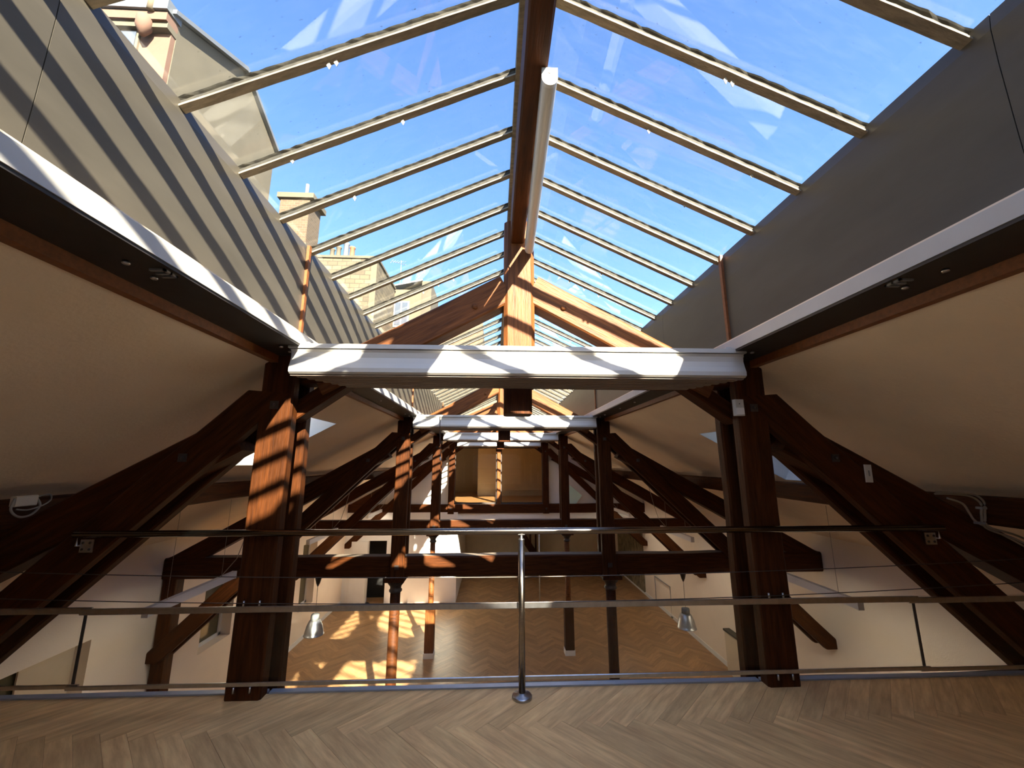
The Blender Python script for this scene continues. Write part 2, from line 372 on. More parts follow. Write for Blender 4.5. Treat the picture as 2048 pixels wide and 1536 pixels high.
# side walls with window openings  (u = along Y from YN, v = up from hall floor)
HW = CZ(XW)-ZL
def hole(y0, y1, z0, z1): return (y0-YN, y1-YN, z0-ZL, z1-ZL)
LW = [(4.75, 6.02, -2.3, -0.83), (8.15, 9.04, -1.93, -0.78), (11.98, 12.88, -2.55, -0.82)]
wl = tag(sheet('wall_left', (-XW, YN, ZL), (0, 1, 0), (0, 0, 1), YF-YN, HW, [hole(*h) for h in LW], 0.32, M['wallp'], inward=(-1, 0, 0)), 'pale plastered left wall with deep window openings', 'wall', kind='structure')
wr = tag(sheet('wall_right', (XW, YN, ZL), (0, 1, 0), (0, 0, 1), YF-YN, HW, [], 0.3, M['wallp'], inward=(1, 0, 0)), 'pale plastered right wall of the hall', 'wall', kind='structure')
for s, nm in ((-1, 'left'), (1, 'right')):
    tag(box('baseboard_'+nm, *(sorted((s*(XW-0.018), s*XW))), 3.2, 15.28 if s < 0 else 20, ZL, ZL+0.11, M['white']), 'white baseboard along the '+nm+' wall', 'baseboard', kind='structure')
for i, (a, b, c, d) in enumerate(LW):
    wn = thing('window_%d' % (i+5), ['recessed window nearest the mezzanine in the left wall', 'recessed window in the left wall behind the second truss', 'recessed tall window in the left wall beyond the pendant lamp'][i], 'window', (-XW-0.22, (a+b)/2, c), kind='structure')
    x = -XW-0.22
    box('pane', x-0.01, x, a+0.05, b-0.05, c+0.05, d-0.05, M['olive'], wn)
    for nm, q in (('frame', (a, a+0.06, c, d)), ('frame', (b-0.06, b, c, d)), ('frame', (a, b, c, c+0.06)), ('frame', (a, b, d-0.06, d))):
        box(nm, x-0.02, x+0.03, *q, M['white'], wn)
    if i == 0: box('shutter', x+0.03, x+0.05, a+0.62, b-0.02, c+0.02, d-0.03, M['beige'], wn)

# sloping ceilings with one roof-window opening each
SL = Vector((1, 0, -0.54)).normalized(); LC = (XW-1.78)*math.hypot(1, 0.54)
k54 = math.hypot(1, 0.54)
VX = {-1: (2.24, 3.24, 4.30, 5.30), 1: (2.48, 3.58, 4.45, 5.12)}
for s, nm in ((-1, 'left'), (1, 'right')):
    x0, x1, y0, y1 = VX[s]
    o = (s*1.78, YN, CZ(1.78)); hu = ((x0-1.78)*k54, (x1-1.78)*k54)
    nrm = Vector((s*0.54, 0, 1)).normalized()
    c = sheet('ceiling_'+nm, o, (s, 0, -0.54), (0, 1, 0), LC, YF-YN, [(hu[0], hu[1], y0-YN, y1-YN)], 0.38, M['plaster'], inward=nrm)
    tag(c, 'cream plastered sloping ceiling on the '+nm+' side', 'ceiling', kind='structure')
    # roof window
    wn = thing('window_3' if s < 0 else 'window_4', 'opening roof window in the '+nm+' sloping ceiling', 'window', (s*(x0+x1)/2, (y0+y1)/2, CZ((x0+x1)/2)), kind='structure')
    P = lambda a, y, h: Vector((s*a, y, CZ(a)))+nrm*h
    fr = 0.07
    for (a0, b0, a1, b1) in ((x0+.006, y0, x0+.006, y1), (x1-.006, y0, x1-.006, y1), (x0, y0+.006, x1, y0+.006), (x0, y1-.006, x1, y1-.006)):
        beam('lining', P(a0, b0, 0.155), P(a1, b1, 0.155), 0.012, 0.31, M['white'], wn, up=nrm, c=0.001)
    for (a0, b0, a1, b1) in ((x0, y0, x0, y1), (x1, y0, x1, y1), (x0, y0, x1, y0), (x0, y1, x1, y1)):
        beam('frame', P(a0, b0, 0.33), P(a1, b1, 0.33), fr, 0.06, M['white'], wn, up=nrm, c=0.006)
    for (a0, b0, a1, b1) in ((x0+.06, y0+.06, x0+.06, y1-.06), (x1-.06, y0+.06, x1-.06, y1-.06), (x0+.06, y0+.06, x1-.06, y0+.06), (x0+.06, y1-.06, x1-.06, y1-.06)):
        beam('sash', P(a0, b0, 0.31), P(a1, b1, 0.31), 0.05, 0.05, M['wood_lip'] if s < 0 else M['bar'], wn, up=nrm, c=0.006)
    q = [P(x0, y0, 0.34), P(x1, y0, 0.34), P(x1, y1, 0.34), P(x0, y1, 0.34)]
    q2 = [p+nrm*0.006 for p in q]
    mesh('pane', q+q2, [(0, 1, 2, 3), (7, 6, 5, 4), (0, 4, 5, 1), (1, 5, 6, 2), (2, 6, 7, 3), (3, 7, 4, 0)], M['clear'], wn)
    beam('handle_bar', P(x1-0.12, y0+0.15, 0.27), P(x1-0.12, y1-0.15, 0.27), 0.02, 0.02, M['alu'], wn, up=nrm, c=0.004)

# unseen wall added on the right roof to keep sun off the roof window
pw = mesh('wall_sun_block', [(s_, y, z) for y in (3.45, 3.75) for s_, z in ((2.3, CZ(2.3)+0.42), (4.9, CZ(4.9)+0.42), (4.9, CZ(2.3)+1.5), (2.3, CZ(2.3)+1.5))], [(0, 1, 2, 3), (7, 6, 5, 4), (0, 4, 5, 1), (1, 5, 6, 2), (2, 6, 7, 3), (3, 7, 4, 0)], M['grender'])
tag(pw, 'unseen wall added outside to block sun at the right roof window', 'wall', kind='structure')
# near end wall (behind the camera), far gable, partitions under and beside the last truss
prof = [(-XW, ZL), (XW, ZL), (XW, CZ(XW)), (1.9, CZ(1.9)), (1.72, 2.2), (1.72, EZ), (0, RZ+0.03), (-1.72, EZ), (-1.72, 2.2), (-1.9, CZ(1.9)), (-XW, CZ(XW))]
def gable(name, y, t, pr, m, label):
    n = len(pr); v = [(x, y, z) for x, z in pr]+[(x, y+t, z) for x, z in pr]
    f = [tuple(range(n)), tuple(range(2*n-1, n-1, -1))]+[(i, n+i, n+(i+1) % n, (i+1) % n) for i in range(n)]
    return tag(mesh(name, v, f, m), label, 'wall', kind='structure')
profn = [(-XW, ZL), (XW, ZL), (XW, CZ(XW)+0.3), (1.85, 2.6), (1.85, EZ), (0, RZ+0.03), (-1.85, EZ), (-1.85, 2.6), (-XW, CZ(XW)+0.3)]
gable('wall_near', YN-0.25, 0.25, profn, M['wallp'], 'pale end wall behind the mezzanine')
gable('wall_far', YF, 0.25, prof, M['beige'], 'beige end wall at the far end of the building')
Y4 = YT[3]
for s, nm in ((-1, 'left'), (1, 'right')):
    pr = [(s*1.80, -0.3), (s*XW, -0.3), (s*XW, CZ(XW)), (s*1.80, CZ(1.80))]
    if s < 0: pr = pr[::-1]
    gable('wall_gable_'+nm, Y4+0.06, 0.08, pr, M['white'], 'white triangular gable partition %s of the far window' % nm)
gable('wall_gable_top', Y4+0.11, 0.04, [(-1.62, 2.25), (1.62, 2.25), (1.62, EZ-0.06), (0, RZ-0.12), (-1.62, EZ-0.06)], M['wood_up'], 'brown boarded gable above the two-pane window')
tag(box('wall_fascia', -XW, XW, Y4-0.05, Y4+0.10, -1.05, -0.34, M['white']), 'white fascia below the far tie beam', 'wall', kind='structure')
dw = sheet('wall_partition', (-XW, Y4-0.15, ZL), (1, 0, 0), (0, 0, 1), XW-1.49, -0.34-ZL, [(XW-4.62, XW-3.98, 0, 2.06)], 0.14, M['white'], inward=(0, 1, 0))
tag(dw, 'white partition wall with the dark doorway', 'wall', kind='structure')
tag(box('wall_return', -1.62, -1.49, Y4-0.01, YF, ZL, -0.34, M['white']), 'white return wall beside the partition', 'wall', kind='structure')
tag(box('wall_passage', -XW, -1.64, Y4+0.5, Y4+0.6, ZL, -0.34, M['void']), 'near-black wall painting the shade behind the doorway', 'wall', kind='structure')
tag(box('ceiling_low', -XW, XW, Y4+0.12, YF, -0.34, -0.10, M['wallp']), 'low ceiling under the far upper room', 'ceiling', kind='structure')
tag(box('floor_upper', -XW, XW, Y4+0.14, YF, -0.10, -0.04, M['floor2']), 'wooden floor of the far upper room', 'floor', kind='structure')
tag(box('ceiling_upper', -2.2, 2.2, Y4+0.15, YF, 2.2, 2.3, M['wallp']), 'flat ceiling of the far upper room', 'ceiling', kind='structure')
tag(box('wall_alcove', -0.92, 4.9, 18.6, 18.7, -0.04, 2.2, M['beige']), 'beige alcove wall inside the far upper room', 'wall', kind='structure')
tag(box('wall_hall_end', -1.49, XW, 19.9, 20.0, ZL, -0.34, M['beige']), 'shaded wall closing the far end of the hall', 'wall', kind='structure')
# door leaf
dr = thing('door_1', 'white open door leaf beside the dark doorway', 'door', (-4.62, Y4-0.16, ZL), kind='structure')
box('leaf', -5.20, -4.64, Y4-0.205, Y4-0.165, ZL+0.01, ZL+2.04, M['white'], dr)
tube('handle', [(-5.08, Y4-0.21, ZL+1.0), (-5.08, Y4-0.25, ZL+1.0), (-4.98, Y4-0.25, ZL+1.0)], 0.01, M['steel_l'], dr)

# glazed partition of the far upper room
gw = thing('window_7', 'two-pane window of the far upper room below the last blind cassette', 'window', (0, Y4, 0), kind='structure')
for (a, b) in ((-1.66, -0.07), (0.07, 1.66)):
    box('pane', a, b, Y4-0.004, Y4+0.004, ZT+0.03, 1.98, M['partglass'], gw)
    for q in ((a, a+0.035, ZT, 2.0), (b-0.035, b, ZT, 2.0)): box('frame', q[0], q[1], Y4-0.02, Y4+0.02, q[2], q[3], M['iron'], gw)
    box('frame', a, b, Y4-0.02, Y4+0.02, ZT+0.0, ZT+0.05, M['iron'], gw)
    box('frame', a, b, Y4-0.02, Y4+0.02, 1.97, 2.02, M['iron'], gw)

# eaves beams with the white ledge
for s, nm in ((-1, 'left'), (1, 'right')):
    g = thing('trim_1' if s < 0 else 'trim_2', 'white-edged black eaves gutter with orange batten on the '+nm, 'eaves gutter', (s*1.6, YN, 2.24), kind='structure')
    X = lambda a, b: sorted((s*a, s*b))
    box('ledge', *X(1.487, 1.53), YN, YG, 2.235, 2.31, M['ledge'], g)
    box('ledge_lip', *X(1.497, 1.66), YN, YG, 2.30, 2.322, M['plaster'], g)
    box('soffit', *X(1.492, 1.80), YN, YG, 2.222, 2.30, M['black'], g)
    box('batten', *X(1.765, 1.815), YN, YG, 2.170, 2.225, M['wood_lip'], g)
    ys = (1.48, 1.61, 2.62, 2.74) if s < 0 else (1.40, 1.56, 2.62, 2.74)
    for y in ys+(5.0, 5.6, 6.4, 6.7):
        lathe('bolt', [(0.011, 0), (0.014, 0.004), (0.013, 0.010), (0.006, 0.014)], M['steel_l'], (s*1.615, y, 2.209), g, n=10)
    y0 = 1.57 if s < 0 else 1.52
    parts = [boxvf(*X(1.515, 1.523), y0-0.035, y0+0.035, 2.213, 2.223)]
    for dy in (-0.03, 0, 0.03): parts.append(boxvf(*X(1.515, 1.575), y0+dy-0.005, y0+dy+0.005, 2.213, 2.223))
    merge('comb_clip', parts, M['grey'], g)
# upstand panels between ledge and glass
seams = [YN, 1.13, 2.92, 4.1, 5.3, 7.1, 9.2, 11.3, 13.4, YG]
for s, nm in ((-1, 'left'), (1, 'right')):
    g = thing('wall_upstand_'+nm, 'taupe upstand panels below the '+nm+' glass slope', 'wall panels', (s*EX, YN, 2.3), kind='structure')
    for i in range(len(seams)-1):
        a, b = seams[i]+0.0015, seams[i+1]-0.0015
        n = max(2, int((b-a)/0.25)); v = []; f = []
        zs = [(2.24, 0.0), (2.6, 0.004), (2.9, 0.002), (3.06, -0.004), (EZ, -0.016)]
        for (z, dx) in zs:
            for k in range(n+1):
                v.append((s*(EX-dx), a+(b-a)*k/n, z))
        nz = len(zs)
        for (z, dx) in zs:
            for k in range(n+1):
                v.append((s*(EX-dx+0.05), a+(b-a)*k/n, z))
        q = nz*(n+1)
        for j in range(nz-1):
            for k in range(n):
                i0 = j*(n+1)+k; f.append((i0, i0+1, i0+n+2, i0+n+1)); f.append((q+i0, q+i0+n+1, q+i0+n+2, q+i0+1))
        for k in range(n):
            i0 = (nz-1)*(n+1)+k; f.append((i0, i0+1, q+i0+1, q+i0)); f.append((k, q+k, q+k+1, k+1))
        for j in range(nz-1):
            for k in (0, n):
                i0 = j*(n+1)+k; f.append((i0, i0+n+1, q+i0+n+1, q+i0))
        mesh('panel', v, f, M['panel'], g, smooth=False)
    for y in (2.92, 7.1, 11.3):
        box('cover_strip', *sorted((s*(EX-0.022), s*EX)), y-0.016, y+0.016, 2.30, EZ-0.01, M['wood_lip'], g)

# glass roof
PITCH = 0.445; Y0 = 1.652-7*PITCH
bars = [Y0+PITCH*k for k in range(52) if Y0+PITCH*k < YG]
for s, nm in ((-1, 'left'), (1, 'right')):
    g = thing('window_1' if s < 0 else 'window_2', 'long sloping glass roof, '+nm+' slope, with tan glazing bars', 'glass roof', (s*EX, YN, EZ), kind='structure')
    e = Vector((s*(EX+0.06), 0, EZ-0.02)); r = Vector((s*0.02, 0, RZ)); dv = (r-e).normalized(); nr = Vector((s*0.49, 0, 1)).normalized()
    L = (r-e).length
    proto = None
    for y in bars:
        if proto is None:
            mm, _ = frame_m(e, r, nr)
            rnd = random.Random(5+s)
            sec = [(-0.023, -0.046), (0.023, -0.046), (0.023, -0.036), (0.007, -0.033), (-0.007, -0.033), (-0.023, -0.036)]
            n = 24; v = []; f = []
            for i in range(n+1):
                for (a, b) in sec: v.append((L*i/n, a+rnd.uniform(-.0008, .0008), b+rnd.uniform(-.001, .001)))
            for i in range(n):
                for j in range(6): f.append((i*6+j, i*6+(j+1) % 6, i*6+6+(j+1) % 6, i*6+6+j))
            f += [(5, 4, 3, 2, 1, 0), tuple(n*6+j for j in range(6))]
            proto = mesh('glazing_bar', v, f, M['bar'], None, M4=mm)
            v = []; f = []
            for i in range(49):
                ww = 0.021+rnd.uniform(-.004, .004); x = L*i/48; h = 0.012+rnd.uniform(-.003, .003)
                v += [(x, -0.007, -0.035), (x, 0.007, -0.035), (x, 0.007+rnd.uniform(0, .003), -0.004), (x, ww, 0.005), (x, 0.010, h), (x, -0.010, h), (x, -ww, 0.005), (x, -0.007-rnd.uniform(0, .003), -0.004)]
            for i in range(48):
                for j in range(8): f.append((i*8+j, i*8+(j+1) % 8, i*8+8+(j+1) % 8, i*8+8+j))
            putty = mesh('putty', v, f, M['putty'], None, M4=mm)
            bm_, pm_ = proto.data, putty.data
            bpy.data.objects.remove(proto); bpy.data.objects.remove(putty); proto = 1
        m2 = mm.copy(); m2.translation = e+Vector((0, y, 0))
        o = bpy.data.objects.new('glazing_bar', bm_); o.matrix_basis = m2; link(o, g)
        p = bpy.data.objects.new('putty', pm_); col.objects.link(p); p.parent = o
    edges = [YN]+bars+[YG]
    for i in range(len(edges)-1):
        a, b = edges[i], edges[i+1]
        if b-a < 0.05: continue
        t0 = nr*0.001; t1 = nr*0.005; base = Vector((e.x, (a+b)/2, e.z)); h = (b-a)/2-0.002
        v = [t0+Vector((0, -h, 0)), t0+Vector((0, h, 0)), t0+dv*L+Vector((0, h, 0)), t0+dv*L+Vector((0, -h, 0))]
        v += [p+(t1-t0) for p in v]
        mesh('glass_pane', v, [(0, 1, 2, 3), (7, 6, 5, 4), (0, 4, 5, 1), (1, 5, 6, 2), (2, 6, 7, 3), (3, 7, 4, 0)], M['pane'], g, M4=Matrix.Translation(base))
    # head rail under the ridge and flaking paint
    box('head_rail', *sorted((s*0.035, s*0.075)), YN, YG, RZ-0.09, RZ-0.045, M['bar'], g)
    rnd = random.Random(11+s)
    for (y, t) in ((bars[8], 0.55), (bars[7], 0.42), (bars[7], 0.40), (bars[8], 0.18), (bars[9], 0.3), (bars[12], 0.45), (bars[13], 0.6), (bars[13], 0.5), (bars[13], 0.4)):
        p = e+dv*L*t+Vector((0, y, 0))-nr*0.05; q = rnd.uniform(0.02, 0.05)
        mesh('paint_flake', [(0, 0, 0), (0.012, 0.004, -q*.5), (0.002, 0.008, -q), (-0.012, 0.002, -q*.5), (0, 0.004, 0), (0.01, 0.008, -q*.5), (0.002, 0.011, -q), (-0.01, 0.006, -q*.5)],
             [(0, 1, 2, 3), (7, 6, 5, 4), (0, 4, 5, 1), (1, 5, 6, 2), (2, 6, 7, 3), (3, 7, 4, 0)], M['flake'], g, M4=Matrix.Translation(p))
tag(box('trim_3', -0.075, 0.075, YN, YG, RZ-0.005, RZ+0.02, M['zinc']), 'zinc capping along the skylight ridge', 'ridge capping', kind='structure')

# ================================================================== TRUSSES
TL = ['nearest timber roof truss, its posts standing on the mezzanine edge', 'second timber roof truss with its tie beam crossing above the hall',
      'third timber roof truss from the mezzanine', 'farthest timber roof truss, framing the two-pane window']
def bolt(p, parent, s=0.028):
    x, y, z = p
    o = box('bolt', x-s, x+s, y-0.008, y, z-s, z+s, M['iron'], parent)
    lathe('nut', [(0.014, 0), (0.014, 0.012), (0.008, 0.016)], M['iron'], (0, 0, 0), None, n=6).parent = o
    o.children[0].matrix_basis = Matrix.Translation((0, -0.008, 0)) @ Matrix.Rotation(R(90), 4, 'X')
for k, Y in enumerate(YT):
    t = thing('roof_truss', TL[k], 'roof truss', (0, Y, 0.0 if k == 0 else ZT), 'timber roof trusses')
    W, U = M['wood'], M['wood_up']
    J = 0.004
    zt = 2.23
    for s in (-1, 1):
        for yc, z0 in ((Y-0.122, 0.0 if k == 0 else -0.40), (Y+0.122, -0.40)):
            beam('post', (s*1.75, yc, z0), (s*1.75, yc, zt), 0.095, 0.225, W, t, up=(1, 0, 0), jit=J, c=0.012)
            # long strut down to the side wall
            beam('strut', (s*1.80, yc, 1.955), (s*5.45, yc, -1.55), 0.095, 0.235, W, t, up=(0, 0, 1), jit=J, c=0.012, cut0=0.9*1, cut1=1.0)
        # principal rafter from the strut to the end of the tie beam
        beam('rafter', (s*2.05, Y, 1.66), (s*5.45, Y, -0.24), 0.21, 0.27, W, t, jit=J, c=0.012, cut1=0.55)
        # knee brace under the collar
        beam('knee_brace', (s*1.70, Y, 1.80), (s*1.25, Y, 2.12), 0.15, 0.12, W, t, jit=0.002, c=0.008)
        # upper rafter up to the king post
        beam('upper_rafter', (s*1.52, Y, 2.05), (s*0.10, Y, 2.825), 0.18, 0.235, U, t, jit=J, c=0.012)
        bolt((s*1.755, Y-0.170, 1.86), t); bolt((s*2.33, Y-0.170, 1.49), t); 
        if k: bolt((s*1.755, Y-0.170, -0.22), t, 0.034)
        lathe('peg', [(0.022, 0), (0.022, 0.012), (0.012, 0.02)], U, (s*0.35, Y-0.09, 2.66), t, n=12).matrix_basis = Matrix.Translation((s*0.35, Y-0.09, 2.66)) @ Matrix.Rotation(R(90), 4, 'X')
    beam('collar_beam', (-1.66, Y, 2.15), (1.66, Y, 2.15), 0.19, 0.23, W, t, jit=J, c=0.012)
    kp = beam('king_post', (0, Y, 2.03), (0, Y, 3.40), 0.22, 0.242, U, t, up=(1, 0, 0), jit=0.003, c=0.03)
    beam('pendant', (-0.012, Y, 1.815), (-0.012, Y, 2.05), 0.21, 0.212, W, t, up=(1, 0, 0), c=0.02)
    if k or True:
        beam('tie_beam', (-5.45, Y, ZT-0.16), (5.45, Y, ZT-0.16), 0.235, 0.32, M['wood_tie'], t, jit=0.006, c=0.02)
    if k == 1:
        beam('wall_post', (-5.34, Y, ZL), (-5.34, Y, ZT-0.3), 0.2, 0.2, W, t, up=(1, 0, 0), jit=J, c=0.01)
    if k == 3:
        beam('mullion', (0, Y-0.02, ZT), (0, Y-0.02, 1.85), 0.13, 0.13, U, t, up=(1, 0, 0), c=0.008)
        beam('wall_post', (-5.34, Y, ZL), (-5.34, Y, ZT-0.3), 0.2, 0.2, W, t, up=(1, 0, 0), jit=J, c=0.01)
# ridge beams and purlins
RL = ['dark timber ridge beam above the mezzanine, over the lamp tube', 'timber ridge beam between the first and second king posts', 'timber ridge beam between the second and third king posts', 'timber ridge beam between the third and last king posts', 'timber ridge beam beyond the last king post']
ends = [YN]+YT
for i in range(4):
    a = ends[i]+(0.0 if i == 0 else 0.11); b = ends[i+1]-0.10
    rb = thing('ridge_beam', RL[i], 'ridge beam', (0, a, 3.2), 'ridge beams')
    beam('beam', (-0.016, a, 3.33), (-0.016, b, 3.33), 0.108, 0.26, M['wood'], rb, jit=0.003, c=0.01)
    box('ridge_board', -0.035, 0.005, a, b, 3.455, RZ-0.04, M['bar'], rb)
for s, nm in ((-1, 'left'), (1, 'right')):
    p = beam('purlin', (s*3.50, YN, 1.11), (s*3.50, YF, 1.11), 0.16, 0.20, M['wood'], None, jit=0.006, c=0.015)
    tag(p, 'long timber purlin under the %s sloping ceiling' % nm, 'purlin', 'purlins')

# ================================================================== COLUMNS
CL = {(1, -1): 'slender wooden column under the second truss, sunlit side', (1, 1): 'slender wooden column under the second truss, shaded side',
      (2, -1): 'boxed wooden column with white plinth standing near the sun patches', (2, 1): 'boxed wooden column with white plinth in the shaded part of the floor'}
for k in (1, 2):
    for s in (-1, 1):
        Y = YT[k]; x = s*1.79; r = 0.083 if k == 1 else 0.068
        c = thing('column', CL[(k, s)], 'column', (x, Y, ZL), 'hall columns')
        lathe('capital', [(r, 0.0), (r+0.02, 0.02), (r+0.02, 0.045), (r+0.005, 0.06), (r+0.01, 0.10), (r+0.05, 0.15), (r+0.055, 0.185)], M['iron'], (x, Y, -0.64), c)
        box('abacus', x-0.16, x+0.16, Y-0.16, Y+0.16, -0.455, -0.40, M['wood'], c, c=0.006)
        lathe('shaft', [(r, 0), (r, -0.62-ZL)], M['wood_up'] if k == 2 else M['wood'], (x, Y, ZL), c, n=16)
        if k == 2:
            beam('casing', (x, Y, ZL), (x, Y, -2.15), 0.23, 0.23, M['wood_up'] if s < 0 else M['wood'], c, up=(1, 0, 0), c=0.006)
            box('plinth', x-0.128, x+0.128, Y-0.128, Y+0.128, ZL, ZL+0.12, M['white'], c)

# ================================================================== BLIND CASSETTES
VL = ['wide white blind cassette across the nearest truss', 'white blind cassette across the second truss', 'white blind cassette across the third truss', 'smallest white blind cassette above the two-pane window']
for k, Y in enumerate(YT):
    y = Y-0.43; g = thing('blind_cassette', VL[k], 'blind cassette', (0, y, 2.05), 'blind cassettes')
    dz = -0.05
    prof = [(0.0, 2.252), (0.012, 2.236), (0.016, 2.20), (0.006, 2.16), (-0.006, 2.125), (-0.004, 2.098), (0.012, 2.086), (0.14, 2.086), (0.14, 2.252)]
    extrude_x('body', prof, -1.55, 1.555, M['cassette'], g, (0, y, dz))
    extrude_x('top_rail', [(-0.010, 2.258), (0.14, 2.258), (0.14, 2.288), (-0.010, 2.288)], -1.565, 1.57, M['cassette'], g, (0, y, dz))
    extrude_x('shadow_gap', [(0.004, 2.252), (0.13, 2.252), (0.13, 2.258), (0.004, 2.258)], -1.56, 1.56, M['grey'], g, (0, y, dz))
    for j in range(8):
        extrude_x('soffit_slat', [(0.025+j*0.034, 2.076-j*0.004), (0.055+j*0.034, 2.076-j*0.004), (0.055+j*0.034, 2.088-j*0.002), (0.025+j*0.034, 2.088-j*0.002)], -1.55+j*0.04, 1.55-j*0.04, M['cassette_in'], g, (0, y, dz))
    for s in (-1, 1):
        box('end_bracket', *sorted((s*1.45, s*1.52)), y+0.03, y+0.12, 2.236, 2.262, M['cassette'], g)
bc = thing('pull_cord', 'thin dark pull cord with white toggle hanging from the second cassette', 'pull cord', (-1.05, YT[1]-0.27, 2.2))
Yc = YT[1]-0.45
tube('cord', [(-1.10, Yc, 2.22), (-1.095, Yc, 2.0), (-1.085, Yc, 1.75), (-1.07, Yc, 1.55)], 0.006, M['iron'], bc, n=6)
lathe('toggle', [(0.004, 0), (0.014, 0.01), (0.012, 0.05), (0.004, 0.07)], M['plastic'], (-1.07, Yc, 1.48), bc, n=10)

# ================================================================== RAILING
g = thing('railing', 'steel handrail with flat rails and wires along the mezzanine edge', 'railing', (0, 2.84, 0))
YR = 2.84
tube('handrail', [(-2.90, YR, 1.0), (3.01, YR, 1.0)], 0.0215, M['steel'], g, n=20)
po = tube('baluster', [(0, YR, 0.0), (0, YR, 0.945)], 0.0215, M['steel'], g, n=20)
q = lathe('base_flange', [(0.064, 0), (0.064, 0.010), (0.058, 0.018), (0.026, 0.022), (0.022, 0.03)], M['steel_l'], (0, 0, 0), None, n=28); q.parent = po
q = lathe('neck', [(0.0215, 0.0), (0.018, 0.006), (0.010, 0.008), (0.010, 0.040)], M['steel_l'], (0, 0, 0.945), None, n=18); q.parent = po
q = box('saddle', -0.022, 0.022, -0.012, 0.012, -0.004, 0.004, M['steel_l']); q.location = (0, 0, 0.981); q.parent = po
YB = 2.868
for nm, zc, h in (('middle_rail', 0.528, 0.038), ('bottom_rail', 0.098, 0.024)):
    box(nm, -2.80, 2.76, YB-0.006, YB+0.006, zc-h/2, zc+h/2, M['steel_l'], g, c=0.003)
    box(nm, -3.9, -2.74, YB+0.007, YB+0.019, zc-h/2+0.004, zc+h/2+0.004, M['steel_l'], g, c=0.003)
    box(nm, 2.70, 4.1, YB+0.007, YB+0.019, zc-h/2-0.012, zc+h/2-0.012, M['steel_l'], g, c=0.003)
for x in (-1.80, -1.70, 1.70, 1.80):
    for z in (0.528, 0.096):
        d = 1 if z > 0.3 else -1
        tube('clip', [(x, YB+0.002, z+d*0.015), (x, YB+0.004, z+d*0.05)], 0.007, M['steel_l'], g, n=8)
for (a, b) in ((-3.85, -2.79), (-2.78, 2.74), (2.75, 4.05)):
    box('glass_panel', a, b, YB+0.022, YB+0.028, 0.10, 0.54, M['clear'], g)
    for x in (a, b): box('panel_edge', x-0.0025, x+0.0025, YB+0.021, YB+0.029, 0.10, 0.54, M['iron'], g)
for (z0, z1) in ((0.79, 0.704), (0.635, 0.545)):
    pts = []
    for i in range(25):
        u = -1+2*i/24; pts.append((u*3.75, 2.862, z1+(z0-z1)*u*u))
    tube('wire', pts, 0.0028, M['wire'], g, n=6)
for s, x in ((-1, -2.83), (1, 2.925)):
    parts = [boxvf(x-0.04, x+0.04, 2.855, 2.861, 0.885, 0.965)]
    br = merge('bracket_plate', parts, M['steel_l'], g)
    for dx in (-0.022, 0.022):
        for z in (0.905, 0.945):
            h = lathe('screw', [(0.008, 0), (0.008, 0.004), (0.004, 0.005)], M['iron'], (0, 0, 0), None, n=10)
            h.matrix_basis = Matrix.Translation((x+dx, 2.855, z)) @ Matrix.Rotation(R(90), 4, 'X'); h.parent = br
    tube('bracket_arm', [(x+s*0.035, 2.855, 0.93), (x+s*0.05, 2.84, 0.93), (x+s*0.05, 2.84, 0.98)], 0.007, M['steel_l'], g, n=8)
# mezzanine edge profile
e = thing('trim_4', 'grey-blue metal edge profile of the mezzanine floor', 'edge profile', (0, YE, 0), kind='structure')
for (a, b) in ((-XW, -1.64), (-1.62, 1.62), (1.64, XW)):
    box('profile', a, b, YE-0.004, YE+0.040, -0.002, 0.010, M['profile'], e)
box('slab_edge', -XW, XW, YE+0.001, YE+0.045, -0.32, -0.002, M['slab'], e)

# ================================================================== LAMPS AND SMALL FITTINGS
lt = thing('lamp_tube', 'long rounded linear lamp hanging under the ridge beam', 'linear lamp', (0.05, 1.47, 3.1))
sec = []
for i in range(13):
    a = math.pi+math.pi*i/12; sec.append((0.036*math.cos(a), 0.052+0.040*math.sin(a)))
sec += [(0.036, 0.105), (-0.036, 0.105)]
def lamp_sweep(name, y0, y1, m, k=1.0):
    n = len(sec); X = lambda y: 0.045+0.032*(y-1.47)/1.45; Z = lambda y: 3.095-0.02*(y-1.47)/1.45
    v = [(X(y0)+a*k, y0, Z(y0)+0.058+(b-0.058)*k) for a, b in sec]+[(X(y1)+a*k, y1, Z(y1)+0.058+(b-0.058)*k) for a, b in sec]
    f = [tuple(range(n)), tuple(range(2*n-1, n-1, -1))]+[(i, n+i, n+(i+1) % n, (i+1) % n) for i in range(n)]
    return mesh(name, v, f, m, lt)
lamp_sweep('diffuser', 1.487, 2.90, M['lens'], 0.97)
ec = lamp_sweep('end_cap', 1.470, 1.487, M['plastic'])
lathe('end_disc', [(0.010, 0), (0.010, 0.002), (0.008, 0.003)], M['ledge'], (0, 0, 0), lt, n=16).matrix_basis = Matrix.Translation((0.045, 1.470, 3.178)) @ Matrix.Rotation(R(90), 4, 'X')
for y in (1.8, 2.6):
    tube('suspension', [(0.05, y, 3.19), (0.03, y, 3.24)], 0.005, M['steel_l'], lt, n=6)

